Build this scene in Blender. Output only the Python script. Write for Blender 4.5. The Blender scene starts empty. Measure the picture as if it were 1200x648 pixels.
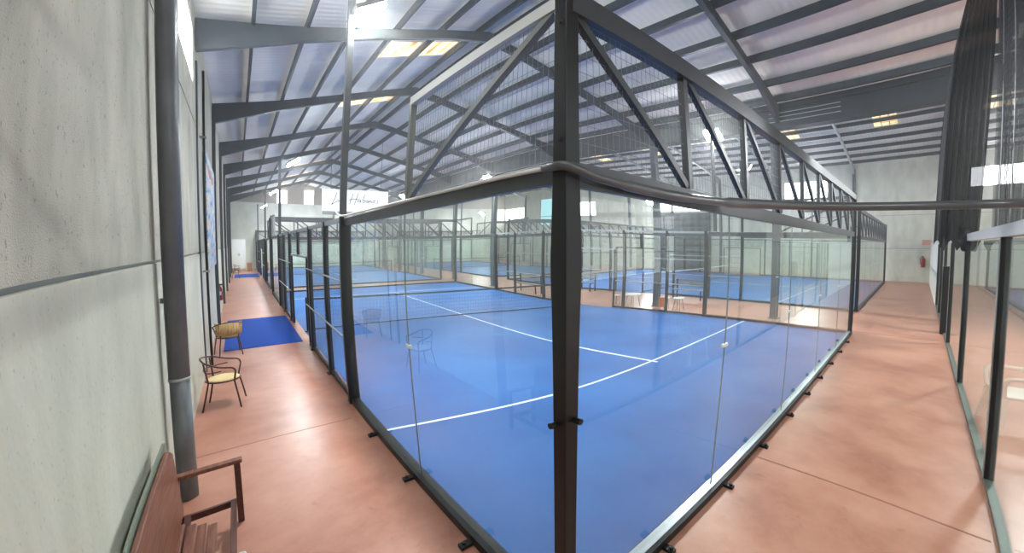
import bpy, bmesh, math, random
from mathutils import Vector, Matrix
random.seed(7)
scn = bpy.context.scene
COL = scn.collection
PI = math.pi

# ------------------------------------------------------------------ materials
def lin(c):
    return tuple(((v/255)/12.92 if v/255 <= 0.04045 else ((v/255+0.055)/1.055)**2.4) for v in c) + (1,)

def mat(name, rgb, rough=.5, metal=0, spec=.5, noise=0, nscale=5, bump=0, bscale=40, rgb2=None):
    m = bpy.data.materials.new(name); m.use_nodes = True
    nt = m.node_tree; b = nt.nodes['Principled BSDF']
    b.inputs['Base Color'].default_value = lin(rgb)
    b.inputs['Roughness'].default_value = rough
    b.inputs['Metallic'].default_value = metal
    b.inputs['Specular IOR Level'].default_value = spec
    if noise or rgb2 or bump:
        tc = nt.nodes.new('ShaderNodeTexCoord')
    if noise or rgb2:
        n = nt.nodes.new('ShaderNodeTexNoise'); n.inputs['Scale'].default_value = nscale; n.inputs['Detail'].default_value = 6
        nt.links.new(tc.outputs['Object'], n.inputs['Vector'])
        r = nt.nodes.new('ShaderNodeValToRGB')
        c2 = rgb2 or tuple(max(0, v*(1-noise)) for v in rgb)
        r.color_ramp.elements[0].color = lin(c2); r.color_ramp.elements[0].position = .35
        r.color_ramp.elements[1].color = lin(rgb); r.color_ramp.elements[1].position = .62
        nt.links.new(n.outputs['Fac'], r.inputs[0]); nt.links.new(r.outputs[0], b.inputs['Base Color'])
    if bump:
        n2 = nt.nodes.new('ShaderNodeTexNoise'); n2.inputs['Scale'].default_value = bscale; n2.inputs['Detail'].default_value = 4
        nt.links.new(tc.outputs['Object'], n2.inputs['Vector'])
        bp = nt.nodes.new('ShaderNodeBump'); bp.inputs['Strength'].default_value = bump; bp.inputs['Distance'].default_value = .02
        nt.links.new(n2.outputs['Fac'], bp.inputs['Height']); nt.links.new(bp.outputs[0], b.inputs['Normal'])
    return m

def emis(name, rgb, strength):
    m = bpy.data.materials.new(name); m.use_nodes = True
    nt = m.node_tree; nt.nodes.clear()
    e = nt.nodes.new('ShaderNodeEmission'); o = nt.nodes.new('ShaderNodeOutputMaterial')
    e.inputs[0].default_value = lin(rgb); e.inputs[1].default_value = strength
    nt.links.new(e.outputs[0], o.inputs[0])
    return m

def glass(name, tint, refl=1.0, milky=0.0):
    """clear pane: what passes straight through, plus a mirror layer by Fresnel and a trace of dust"""
    m = bpy.data.materials.new(name); m.use_nodes = True
    nt = m.node_tree; nt.nodes.clear()
    o = nt.nodes.new('ShaderNodeOutputMaterial'); t = nt.nodes.new('ShaderNodeBsdfTransparent'); g = nt.nodes.new('ShaderNodeBsdfGlossy')
    d = nt.nodes.new('ShaderNodeBsdfDiffuse'); f = nt.nodes.new('ShaderNodeFresnel'); mx = nt.nodes.new('ShaderNodeMixShader'); md = nt.nodes.new('ShaderNodeMixShader')
    t.inputs[0].default_value = lin(tint); g.inputs[0].default_value = (refl, refl, refl, 1); g.inputs['Roughness'].default_value = 0.0
    d.inputs[0].default_value = lin((225, 232, 228)); f.inputs['IOR'].default_value = 1.42
    md.inputs[0].default_value = milky
    nt.links.new(t.outputs[0], md.inputs[1]); nt.links.new(d.outputs[0], md.inputs[2])
    ge = nt.nodes.new('ShaderNodeNewGeometry'); k = nt.nodes.new('ShaderNodeMath'); k.operation = 'SUBTRACT'; k.inputs[0].default_value = 1
    q = nt.nodes.new('ShaderNodeMath'); q.operation = 'MULTIPLY'
    nt.links.new(ge.outputs['Backfacing'], k.inputs[1]); nt.links.new(k.outputs[0], q.inputs[0]); nt.links.new(f.outputs[0], q.inputs[1])
    nt.links.new(q.outputs[0], mx.inputs[0]); nt.links.new(md.outputs[0], mx.inputs[1]); nt.links.new(g.outputs[0], mx.inputs[2])
    nt.links.new(mx.outputs[0], o.inputs[0])
    return m

def m_floor():
    m = mat('painted_concrete', (200, 134, 110), .38, spec=.45)
    nt = m.node_tree; b = nt.nodes['Principled BSDF']; tc = nt.nodes.new('ShaderNodeTexCoord')
    n1 = nt.nodes.new('ShaderNodeTexNoise'); n1.inputs['Scale'].default_value = .9; n1.inputs['Detail'].default_value = 9; n1.inputs['Roughness'].default_value = .65
    r1 = nt.nodes.new('ShaderNodeValToRGB')
    e = r1.color_ramp.elements
    e[0].position = .3; e[0].color = lin((148, 94, 74)); e[1].position = .72; e[1].color = lin((192, 144, 122))
    k = e.new(.5); k.color = lin((175, 123, 102))
    n2 = nt.nodes.new('ShaderNodeTexNoise'); n2.inputs['Scale'].default_value = 7; n2.inputs['Detail'].default_value = 8
    r2 = nt.nodes.new('ShaderNodeValToRGB'); r2.color_ramp.elements[0].position = .24; r2.color_ramp.elements[1].position = .36
    r2.color_ramp.elements[0].color = (.8, .74, .7, 1); r2.color_ramp.elements[1].color = (1, 1, 1, 1)
    mx = nt.nodes.new('ShaderNodeMixRGB'); mx.blend_type = 'MULTIPLY'; mx.inputs[0].default_value = 1
    for n in (n1, n2): nt.links.new(tc.outputs['Object'], n.inputs['Vector'])
    nt.links.new(n1.outputs['Fac'], r1.inputs[0]); nt.links.new(n2.outputs['Fac'], r2.inputs[0])
    nt.links.new(r1.outputs[0], mx.inputs[1]); nt.links.new(r2.outputs[0], mx.inputs[2]); nt.links.new(mx.outputs[0], b.inputs['Base Color'])
    rr = nt.nodes.new('ShaderNodeMapRange'); rr.inputs['To Min'].default_value = .22; rr.inputs['To Max'].default_value = .46
    nt.links.new(n1.outputs['Fac'], rr.inputs['Value']); nt.links.new(rr.outputs[0], b.inputs['Roughness'])
    bp = nt.nodes.new('ShaderNodeBump'); bp.inputs['Strength'].default_value = .12; bp.inputs['Distance'].default_value = .01
    nt.links.new(n2.outputs['Fac'], bp.inputs['Height']); nt.links.new(bp.outputs[0], b.inputs['Normal'])
    return m

def m_wall(name, c1, c2, speck, bump, pebble=0):
    m = mat(name, c1, .85, spec=.2)
    nt = m.node_tree; b = nt.nodes['Principled BSDF']; tc = nt.nodes.new('ShaderNodeTexCoord')
    n1 = nt.nodes.new('ShaderNodeTexNoise'); n1.inputs['Scale'].default_value = 1.1; n1.inputs['Detail'].default_value = 8; n1.inputs['Roughness'].default_value = .6
    mp = nt.nodes.new('ShaderNodeMapping'); mp.inputs['Scale'].default_value = (1, 1.6, .7)
    r1 = nt.nodes.new('ShaderNodeValToRGB'); r1.color_ramp.elements[0].position = .3; r1.color_ramp.elements[1].position = .65
    r1.color_ramp.elements[0].color = lin(c2); r1.color_ramp.elements[1].color = lin(c1)
    n2 = nt.nodes.new('ShaderNodeTexNoise'); n2.inputs['Scale'].default_value = 38; n2.inputs['Detail'].default_value = 3
    r2 = nt.nodes.new('ShaderNodeValToRGB'); r2.color_ramp.elements[0].position = .28; r2.color_ramp.elements[1].position = .36
    r2.color_ramp.elements[0].color = (1-speck, 1-speck, 1-speck, 1); r2.color_ramp.elements[1].color = (1, 1, 1, 1)
    mx = nt.nodes.new('ShaderNodeMixRGB'); mx.blend_type = 'MULTIPLY'; mx.inputs[0].default_value = 1
    nt.links.new(tc.outputs['Object'], mp.inputs['Vector']); nt.links.new(mp.outputs[0], n1.inputs['Vector']); nt.links.new(tc.outputs['Object'], n2.inputs['Vector'])
    nt.links.new(n1.outputs['Fac'], r1.inputs[0]); nt.links.new(n2.outputs['Fac'], r2.inputs[0])
    nt.links.new(r1.outputs[0], mx.inputs[1]); nt.links.new(r2.outputs[0], mx.inputs[2]); nt.links.new(mx.outputs[0], b.inputs['Base Color'])
    v = nt.nodes.new('ShaderNodeTexVoronoi' if pebble else 'ShaderNodeTexNoise'); v.inputs['Scale'].default_value = 110 if pebble else 25
    nt.links.new(tc.outputs['Object'], v.inputs['Vector'])
    bp = nt.nodes.new('ShaderNodeBump'); bp.inputs['Strength'].default_value = bump; bp.inputs['Distance'].default_value = .012
    nt.links.new(v.outputs[0], bp.inputs['Height']); nt.links.new(bp.outputs[0], b.inputs['Normal'])
    return m

def m_ceiling():
    m = mat('corrugated_sheet', (226, 222, 208), .55, spec=.3)
    nt = m.node_tree; b = nt.nodes['Principled BSDF']; tc = nt.nodes.new('ShaderNodeTexCoord')
    w = nt.nodes.new('ShaderNodeTexWave'); w.wave_type = 'BANDS'; w.bands_direction = 'Y'; w.inputs['Scale'].default_value = 1.6; w.inputs['Distortion'].default_value = 0
    nt.links.new(tc.outputs['Object'], w.inputs['Vector'])
    bp = nt.nodes.new('ShaderNodeBump'); bp.inputs['Strength'].default_value = .25; bp.inputs['Distance'].default_value = .03
    nt.links.new(w.outputs['Fac'], bp.inputs['Height']); nt.links.new(bp.outputs[0], b.inputs['Normal'])
    n = nt.nodes.new('ShaderNodeTexNoise'); n.inputs['Scale'].default_value = .6; n.inputs['Detail'].default_value = 5
    r = nt.nodes.new('ShaderNodeValToRGB'); r.color_ramp.elements[0].color = lin((226, 225, 216)); r.color_ramp.elements[1].color = lin((240, 238, 228))
    r.color_ramp.elements[0].position = .35; r.color_ramp.elements[1].position = .65
    nt.links.new(tc.outputs['Object'], n.inputs['Vector']); nt.links.new(n.outputs['Fac'], r.inputs[0]); nt.links.new(r.outputs[0], b.inputs['Base Color'])
    return m

def m_wood(name, c1, c2):
    m = mat(name, c1, .45)
    nt = m.node_tree; b = nt.nodes['Principled BSDF']; tc = nt.nodes.new('ShaderNodeTexCoord')
    mp = nt.nodes.new('ShaderNodeMapping'); mp.inputs['Scale'].default_value = (14, 1.2, 14)
    n = nt.nodes.new('ShaderNodeTexNoise'); n.inputs['Scale'].default_value = 3; n.inputs['Detail'].default_value = 6
    r = nt.nodes.new('ShaderNodeValToRGB'); r.color_ramp.elements[0].position = .35; r.color_ramp.elements[1].position = .65
    r.color_ramp.elements[0].color = lin(c2); r.color_ramp.elements[1].color = lin(c1)
    nt.links.new(tc.outputs['Object'], mp.inputs[0]); nt.links.new(mp.outputs[0], n.inputs['Vector']); nt.links.new(n.outputs['Fac'], r.inputs[0]); nt.links.new(r.outputs[0], b.inputs['Base Color'])
    return m

def m_banner():
    """sun-bleached printed banner: soft patches of pale blue, orange and white"""
    m = mat('banner_print', (200, 210, 220), .6)
    nt = m.node_tree; b = nt.nodes['Principled BSDF']; tc = nt.nodes.new('ShaderNodeTexCoord')
    mp = nt.nodes.new('ShaderNodeMapping'); mp.inputs['Scale'].default_value = (1, .8, 2.2)
    n = nt.nodes.new('ShaderNodeTexNoise'); n.inputs['Scale'].default_value = 2.1; n.inputs['Detail'].default_value = 5
    r = nt.nodes.new('ShaderNodeValToRGB'); e = r.color_ramp.elements
    e[0].position = .3; e[0].color = lin((70, 110, 150)); e[1].position = .75; e[1].color = lin((225, 228, 230))
    for p, c in ((.42, (120, 165, 200)), (.5, (190, 205, 215)), (.57, (215, 175, 140)), (.63, (200, 215, 225))):
        k = e.new(p); k.color = lin(c)
    nt.links.new(tc.outputs['Object'], mp.inputs[0]); nt.links.new(mp.outputs[0], n.inputs['Vector']); nt.links.new(n.outputs['Fac'], r.inputs[0]); nt.links.new(r.outputs[0], b.inputs['Base Color'])
    return m

def m_skylight():
    m = emis('skylight_sheet', (255, 236, 190), 1)
    nt = m.node_tree; e = [n for n in nt.nodes if n.type == 'EMISSION'][0]
    tc = nt.nodes.new('ShaderNodeTexCoord'); mp = nt.nodes.new('ShaderNodeMapping'); mp.inputs['Scale'].default_value = (3, .6, 3)
    n = nt.nodes.new('ShaderNodeTexNoise'); n.inputs['Scale'].default_value = 1.3; n.inputs['Detail'].default_value = 6
    r = nt.nodes.new('ShaderNodeValToRGB'); r.color_ramp.elements[0].position = .36; r.color_ramp.elements[1].position = .52
    r.color_ramp.elements[0].color = lin((204, 150, 84)); r.color_ramp.elements[1].color = lin((250, 232, 190))
    nt.links.new(tc.outputs['Object'], mp.inputs[0]); nt.links.new(mp.outputs[0], n.inputs['Vector']); nt.links.new(n.outputs['Fac'], r.inputs[0]); nt.links.new(r.outputs[0], e.inputs[0])
    e.inputs[1].default_value = SKYLIGHT_STRENGTH
    return m

SKYLIGHT_STRENGTH = 1.7
M = dict(
    floor=m_floor(),
    wall_low=m_wall('smooth_painted_panel', (204, 204, 188), (184, 184, 168), .25, .2),
    wall_up=m_wall('pebbled_concrete', (186, 184, 168), (152, 150, 136), .42, .3, 1),
    wall=m_wall('far_concrete', (214, 216, 202), (192, 194, 180), .06, .15),
    gable=mat('brown_sheet', (150, 138, 124), .7),
    ceiling=m_ceiling(),
    steel=mat('blue_grey_steel', (54, 63, 70), .5, spec=.5, noise=.15, nscale=3),
    girder=mat('dark_gutter_steel', (40, 48, 54), .5, noise=.15, nscale=2),
    galv=mat('galvanised_tube', (170, 176, 178), .35, metal=.5),
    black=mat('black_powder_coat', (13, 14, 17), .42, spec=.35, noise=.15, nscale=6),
    black_top=mat('lamp_greyed_black', (48, 53, 57), .4, spec=.6, noise=.12, nscale=6),  # black paint of the upper frames greyed as under lamplight; poles share it
    rail=mat('pale_steel_rail', (176, 182, 186), .35, metal=.6),
    pale=mat('pale_paint_and_highlight', (190, 194, 194), .4),
    truss_lit=mat('lit_truss_grey', (112, 117, 116), .4),  # near left truss members, lightened in colour to look lit
    wire_top=mat('glint_wire', (112, 118, 120), .4),  # truss wire colour lightened to carry the white glints
    seal=mat('seam_seal', (112, 128, 132), .5),
    wire=mat('black_wire', (52, 56, 60), .5),
    turf=mat('blue_turf', (36, 102, 170), .55, spec=.25, rgb2=(27, 86, 152), nscale=.55, bump=.35, bscale=160),
    turf2=mat('grey_blue_turf', (70, 96, 128), .6, spec=.2, rgb2=(88, 110, 136), nscale=.6),
    mat_blue=mat('blue_mat', (20, 70, 158), .8, spec=.15, bump=.3, bscale=200),
    line=mat('white_line', (232, 240, 245), .7),
    white=mat('white_paint', (228, 230, 226), .5),
    plastic=mat('white_plastic', (232, 230, 220), .35),
    glass=glass('court_glass', (250, 253, 251), 1.0, .03),
    glass2=glass('partition_glass', (246, 250, 247), 1.0, .06),
    pvc=mat('grey_pvc', (104, 108, 112), .38, spec=.5, noise=.12, nscale=3),
    hose=mat('dark_hose', (70, 74, 76), .3, spec=.6),
    net=mat('net_cord', (38, 44, 52), .8),
    band=mat('net_tape', (214, 220, 222), .6),
    wood=m_wood('varnished_wood', (132, 80, 56), (92, 52, 36)),
    wood_dark=m_wood('dark_frame_wood', (92, 46, 34), (66, 32, 24)),
    brown=mat('brown_tube', (72, 42, 34), .35, metal=.3),
    cream=mat('cream_cushion', (226, 204, 150), .8),
    tan=mat('tan_fabric', (176, 146, 100), .85),
    red=mat('red_paint', (150, 36, 32), .4),
    banner=m_banner(),
    ink=mat('grey_ink', (84, 86, 84), .6),
    lens=emis('led_lens', (244, 250, 255), 380),
    win=emis('window_daylight', (244, 248, 250), 14),
    win_blue=emis('blue_window_daylight', (170, 226, 236), 1.3),
    sky=m_skylight(),
    door_fill=emis('door_fill_glow', (240, 244, 246), 6),
    grey=mat('mid_grey', (120, 124, 122), .6),
    greygreen=mat('grey_green_board', (112, 120, 104), .6),
    orange=mat('orange_cloth', (206, 116, 70), .8),
    cardboard=mat('cardboard', (150, 100, 66), .8),
    sill=mat('green_grey_sill', (84, 92, 84), .45, metal=.3),
    cordw=mat('white_cord', (214, 216, 214), .7),
)

# ------------------------------------------------------------------ mesh helpers
class MB:
    def __init__(s): s.v = []; s.f = []
    def box(s, x0, x1, y0, y1, z0, z1):
        n = len(s.v)
        s.v += [(x0,y0,z0),(x1,y0,z0),(x1,y1,z0),(x0,y1,z0),(x0,y0,z1),(x1,y0,z1),(x1,y1,z1),(x0,y1,z1)]
        s.f += [(n+3,n+2,n+1,n),(n+4,n+5,n+6,n+7),(n,n+1,n+5,n+4),(n+1,n+2,n+6,n+5),(n+2,n+3,n+7,n+6),(n+3,n,n+4,n+7)]
        return s
    def bar(s, a, b, w, h, up=(0,0,1)):
        """box section bar from a to b: w across, h along up"""
        a = Vector(a); b = Vector(b); d = (b-a).normalized(); u = Vector(up)
        if abs(d.dot(u)) > .98: u = Vector((0,1,0))
        r = d.cross(u).normalized(); u = r.cross(d).normalized(); n = len(s.v)
        for p in (a, b):
            for q in ((-1,-1),(1,-1),(1,1),(-1,1)): s.v.append(tuple(p + r*q[0]*w/2 + u*q[1]*h/2))
        s.f += [(n,n+1,n+2,n+3),(n+7,n+6,n+5,n+4)] + [(n+i, n+4+i, n+4+(i+1)%4, n+(i+1)%4) for i in range(4)]
        return s
    def tube(s, pts, r, seg=8, closed=False):
        pts = [Vector(p) for p in pts]; n0 = len(s.v); N = len(pts); rs = r if isinstance(r, (list, tuple)) else [r]*N
        prev = None
        for i, p in enumerate(pts):
            if closed: d = (pts[(i+1)%N]-pts[i-1]).normalized()
            else: d = (pts[min(i+1, N-1)]-pts[max(i-1, 0)]).normalized()
            if prev is None:
                u = Vector((0,0,1)) if abs(d.z) < .9 else Vector((1,0,0)); u = (u-d*u.dot(d)).normalized()
            else: u = (prev-d*prev.dot(d)).normalized()
            prev = u; w = d.cross(u)
            for k in range(seg):
                t = 2*PI*k/seg; s.v.append(tuple(p + (u*math.cos(t)+w*math.sin(t))*rs[i]))
        for i in range(N if closed else N-1):
            for k in range(seg):
                a = n0+i*seg+k; b = n0+i*seg+(k+1)%seg; c = n0+((i+1)%N)*seg+(k+1)%seg; d_ = n0+((i+1)%N)*seg+k
                s.f.append((a,b,c,d_))
        if not closed:
            s.f.append(tuple(n0+k for k in range(seg))[::-1]); s.f.append(tuple(n0+(N-1)*seg+k for k in range(seg)))
        return s
    def wire(s, a, b, w):
        """thin three-sided wire without ends"""
        a = Vector(a); b = Vector(b); d = (b-a).normalized(); u = Vector((0,0,1)) if abs(d.z) < .9 else Vector((1,0,0))
        r = d.cross(u).normalized(); u = r.cross(d); n = len(s.v)
        for p in (a, b):
            for t in (90, 210, 330): s.v.append(tuple(p + (r*math.cos(math.radians(t)) + u*math.sin(math.radians(t)))*w*.6))
        s.f += [(n+i, n+3+i, n+3+(i+1)%3, n+(i+1)%3) for i in range(3)]
        return s
    def quad(s, *p):
        n = len(s.v); s.v += [tuple(q) for q in p]; s.f.append(tuple(range(n, n+len(p)))); return s
    def disc(s, c, r, z0, z1, seg=20):
        n = len(s.v)
        for z in (z0, z1):
            for k in range(seg): s.v.append((c[0]+r*math.cos(2*PI*k/seg), c[1]+r*math.sin(2*PI*k/seg), z))
        s.f.append(tuple(n+k for k in range(seg))[::-1]); s.f.append(tuple(n+seg+k for k in range(seg)))
        s.f += [(n+k, n+(k+1)%seg, n+seg+(k+1)%seg, n+seg+k) for k in range(seg)]
        return s
    def build(s, name, material, parent=None, bevel=0, smooth=False):
        me = bpy.data.meshes.new(name); me.from_pydata(s.v, [], s.f); me.update()
        if smooth:
            for p in me.polygons: p.use_smooth = True
        o = bpy.data.objects.new(name, me); me.materials.append(material); COL.objects.link(o)
        if parent: o.parent = parent
        if bevel:
            b = o.modifiers.new('bevel', 'BEVEL'); b.width = bevel; b.segments = 2; b.limit_method = 'ANGLE'
        return o

def tag(o, label, cat, group=None, kind=None):
    if label: o['label'] = label
    if cat: o['category'] = cat
    if group: o['group'] = group
    if kind: o['kind'] = kind
    return o
def thing(name, label, cat, loc=(0,0,0), rz=0, group=None):
    o = bpy.data.objects.new(name, None); COL.objects.link(o); o.location = loc; o.rotation_euler = (0,0,rz); o.empty_display_size = .2
    return tag(o, label, cat, group)
def struct(o): o['kind'] = 'structure'; return o
def copy_tree(o, parent=None):
    c = o.copy(); COL.objects.link(c)
    if parent: c.parent = parent
    for ch in list(o.children): copy_tree(ch, c)
    return c

# ------------------------------------------------------------------ room shell
XW, XE, YN, YS = -2.19, 33.5, 47.0, -18.0
XV = 12.6                                   # valley between the two naves
def roof1(x): return 6.95+(x+2.15)*(2.15/6.75) if x < 4.6 else 9.1-(x-4.6)*(1.75/8.0)
def roof2(x): return 7.35+(x-12.6)*(2.65/11.4) if x < 24 else 10-(x-24)*(1.35/9.5)

struct(MB().box(XW-.3, XE+.3, YS, YN+.3, -.2, 0).build('floor', M['floor']))
# left wall: smooth lower panels, rougher upper panels, daylight strip window
wl = struct(MB().box(XW-.2, XW, YS, YN, 0, 2.40).build('wall_left', M['wall_low']))
up = MB()
up.box(XW-.2, XW-.006, YS, YN, 2.43, 4.9)
up.box(XW-.2, XW-.006, YS, YN, 4.93, 5.6)
up.box(XW-.2, XW-.006, YS, -3.0, 5.6, 6.75); up.box(XW-.2, XW-.006, .3, 4.2, 5.6, 6.75); up.box(XW-.2, XW-.006, 7.95, YN, 5.6, 6.75)
up.box(XW-.2, XW-.006, YS, YN, 6.75, 7.4)
struct(up.build('wall_left', M['wall_up']))
struct(MB().box(XW-.2, XW-.03, YS, YN, 2.40, 2.43).box(XW-.2, XW-.03, YS, YN, 4.9, 4.93).build('trim_1', M['grey']))
for (y0, y1, n) in ((4.2, 7.95, 1), (-3.0, .3, 2)):  # second window is unseen, added to light the hall
    w = struct(MB().box(XW-.16, XW-.12, y0, y1, 5.6, 6.75).build('window_%d' % n, M['win']))
    MB().box(XW-.12, XW-.02, y0, y1, 5.6, 5.64).box(XW-.12, XW-.02, y0, y1, 6.71, 6.75).box(XW-.12, XW-.02, y0, y0+.04, 5.6, 6.75).box(XW-.12, XW-.02, y1-.04, y1, 5.6, 6.75).build('window_frame', M['white'], w)
# back wall (far end), gable band, windows
bw = MB(); bw.box(XW-.2, XE+.2, YN, YN+.2, 0, 7.0)
struct(bw.build('wall_back', M['wall']))
g = MB()
def gable(mb, y, x0, x1, fn, zb):
    n = 24
    for i in range(n):
        a = x0+(x1-x0)*i/n; b = x0+(x1-x0)*(i+1)/n
        mb.quad((a,y,zb),(b,y,zb),(b,y,fn(b)+.25),(a,y,fn(a)+.25))
gable(g, YN+.1, XW, 4.6, roof1, 7.0); gable(g, YN+.1, 4.6, XV, roof1, 7.0); gable(g, YN+.1, XV, 24, roof2, 7.0); gable(g, YN+.1, 24, XE, roof2, 7.0)
struct(g.build('wall_back', M['gable']))
n = 3
for (x0, x1, z0, z1) in ((2.0, 3.0, 7.05, 8.4), (4.75, 5.75, 7.05, 8.55), (7.6, 8.3, 7.02, 7.9)):
    w = struct(MB().box(x0, x1, YN+.0, YN+.05, z0, z1).build('window_%d' % n, M['win'])); n += 1
    MB().box(x0-.05, x0, YN-.04, YN+.06, z0, z1).box(x1, x1+.05, YN-.04, YN+.06, z0, z1).box(x0-.05, x1+.05, YN-.04, YN+.06, z0-.05, z0).build('window_frame', M['grey'], w)
# right wall with high windows
wr = MB()
holes = [(-11.5, -4.1, 6.6, 7.85), (4.5, 8.0, 6.4, 7.8), (15.8, 21.6, 5.65, 6.9), (30.4, 33.3, 5.3, 6.8), (42.4, 46.8, 5.35, 6.85)]
struct(MB().box(XE, XE+.2, YS, YN, 0, 2.40).box(XE, XE+.2, YS, YN, 2.425, 4.85).box(XE, XE+.2, YS, YN, 4.875, 9.2).build('wall_right', M['wall']))
struct(MB().box(XE+.01, XE+.2, YS, YN, 2.40, 2.425).box(XE+.01, XE+.2, YS, YN, 4.85, 4.875).build('trim_2', M['grey']))
for (y0, y1, z0, z1) in holes:
    w = struct(MB().box(XE-.03, XE-.005, y0, y1, z0, z1).build('window_%d' % n, M['win'])); n += 1
    fr = MB().box(XE-.06, XE, y0-.05, y0, z0-.05, z1+.05).box(XE-.06, XE, y1, y1+.05, z0-.05, z1+.05).box(XE-.06, XE, y0, y1, z0-.05, z0).box(XE-.06, XE, y0, y1, z1, z1+.05)
    k = max(1, round((y1-y0)/1.2))
    for i in range(1, k): fr.box(XE-.045, XE-.03, y0+(y1-y0)*i/k-.02, y0+(y1-y0)*i/k+.02, z0, z1)
    fr.build('window_frame', M['grey'], w)
w = struct(MB().box(XE-.03, XE-.005, 33.6, 39.3, 4.3, 7.6).build('window_%d' % n, M['win_blue'])); n += 1
MB().box(XE-.06, XE, 33.5, 33.6, 4.3, 7.6).box(XE-.06, XE, 39.3, 39.4, 4.3, 7.6).box(XE-.06, XE, 33.6, 39.3, 5.35, 5.42).build('window_frame', M['grey'], w)
# front wall behind the viewpoint, with two glowing doorways added as fill light
fw = MB(); fw.box(XW-.2, 1.0, YS-.2, YS, 0, 7).box(12.0, 15.5, YS-.2, YS, 0, 7).box(30.5, XE+.2, YS-.2, YS, 0, 7).box(1.0, 12.0, YS-.2, YS, 5.5, 7).box(15.5, 30.5, YS-.2, YS, 5.5, 7)
for (a, b) in ((1.0, 12.0), (15.5, 30.5)):
    w = struct(MB().box(a, b, YS-.12, YS-.08, 0, 5.5).build('window_%d' % n, M['door_fill'])); n += 1
    fr = MB()
    for i in range(9): x = a+(b-a)*i/8; fr.box(x-.04, x+.04, YS-.08, YS-.02, 0, 5.5)
    for z in (.05, 1.8, 3.6, 5.45): fr.box(a, b, YS-.08, YS-.03, z-.04, z+.04)
    fr.build('window_frame', M['grey'], w)
gable(fw, YS-.1, XW, 4.6, roof1, 7.0); gable(fw, YS-.1, 4.6, XV, roof1, 7.0); gable(fw, YS-.1, XV, 24, roof2, 7.0); gable(fw, YS-.1, 24, XE, roof2, 7.0)
struct(fw.build('wall_front', M['wall']))
# floor joints
for nm, bx in (('trim_3', (3.02, 3.045, -2.2, -.2)), ('trim_4', (11.95, 11.975, -2.2, 0)), ('trim_5', (21.3, 21.32, -2.2, .2)), ('trim_6', (-2.1, -.3, 4.3, 4.315))):
    struct(MB().box(*bx, 0, .002).build(nm, mat('floor_joint', (142, 88, 70), .6)))

# roof sheets (raised over the purlins)
def sheet(x0, x1, fn, name='ceiling', m=None):
    h = .26
    a = (x0, YS-.2, fn(x0+1e-6)+h); b = (x1, YS-.2, fn(x1-1e-6)+h); c = (x1, YN+.3, fn(x1-1e-6)+h); d = (x0, YN+.3, fn(x0+1e-6)+h); mb = MB()
    t = .05
    mb.quad(a, d, c, b); mb.quad(*[(p[0], p[1], p[2]+t) for p in (a, b, c, d)])
    mb.quad(a, b, (b[0], b[1], b[2]+t), (a[0], a[1], a[2]+t)); mb.quad(b, c, (c[0], c[1], c[2]+t), (b[0], b[1], b[2]+t))
    mb.quad(c, d, (d[0], d[1], d[2]+t), (c[0], c[1], c[2]+t)); mb.quad(d, a, (a[0], a[1], a[2]+t), (d[0], d[1], d[2]+t))
    return struct(mb.build(name, M['ceiling']))
sheet(XW-.2, 4.6, roof1); sheet(4.6, XV, roof1); sheet(XV, 24, roof2); sheet(24, XE+.2, roof2)
# purlins
for x in (-1.3, -.3, .7, 1.8, 3.1, 4.35): struct(MB().box(x-.03, x+.03, YS, YN, roof1(x), roof1(x)+.2).build('ceiling_purlin', M['steel']))
for x in (4.95, 6.05, 7.3, 8.6, 9.76, 11.1, 12.1): struct(MB().box(x-.05, x+.05, YS, YN, roof1(x)-.02, roof1(x)+.2).build('ceiling_purlin', M['steel']))
for x in (13.6, 15.1, 16.6, 18.1, 19.6, 21.1, 22.6, 24.0, 25.4, 26.8, 28.2, 29.6, 31.0, 32.4): struct(MB().box(x-.05, x+.05, YS, YN, roof2(x)-.02, roof2(x)+.2).build('ceiling_purlin', M['steel']))
# portal frames of the left nave: tapered rafters with haunches, columns on the left wall
F1 = [-14.6, -9.0, -3.4, 2.4, 8.3, 13.9, 19.5, 25.1, 30.7, 36.3, 41.9]
def rafter(y, pts, w, m, name='ceiling_rafter'):
    """pts: (x, ztop, depth)"""
    mb = MB()
    for i in range(len(pts)-1):
        (xa, za, da), (xb, zb, db) = pts[i], pts[i+1]; k = len(mb.v)
        for x, z, d in ((xa, za, da), (xb, zb, db)):
            mb.v += [(x, y-w/2, z), (x, y+w/2, z), (x, y+w/2, z-d), (x, y-w/2, z-d)]
        mb.f += [(k+j, k+(j+1) % 4, k+4+(j+1) % 4, k+4+j) for j in range(4)] + [(k+3, k+2, k+1, k), (k+4, k+5, k+6, k+7)]
    return struct(mb.build(name, m))
for y in F1:
    rafter(y, [(XW, 7.02, .62), (-.4, roof1(-.4)+.02, .34), (1.2, roof1(1.2)+.02, .26), (3.4, roof1(3.4)+.02, .26), (4.6, 9.1, .34), (5.8, roof1(5.8)+.02, .26), (10.6, roof1(10.6)+.02, .28), (12.45, roof1(12.45)+.02, .6)], .14, M['steel'])
    if y == 8.3: struct(MB().box(XW-.05, XW+.02, y-.04, y+.09, 0, 6.2).build('wall_pillar', M['steel']))
    elif y > 5: struct(MB().box(XW-.05, XW+.085, y-.09, y+.09, 0, 6.9).build('wall_pillar', M['steel']))
    elif y < 0 or y > 3: struct(MB().box(XW-.05, XW+.1, y-.09, y+.09, 0, 6.9).build('wall_pillar', M['steel']))
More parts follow.
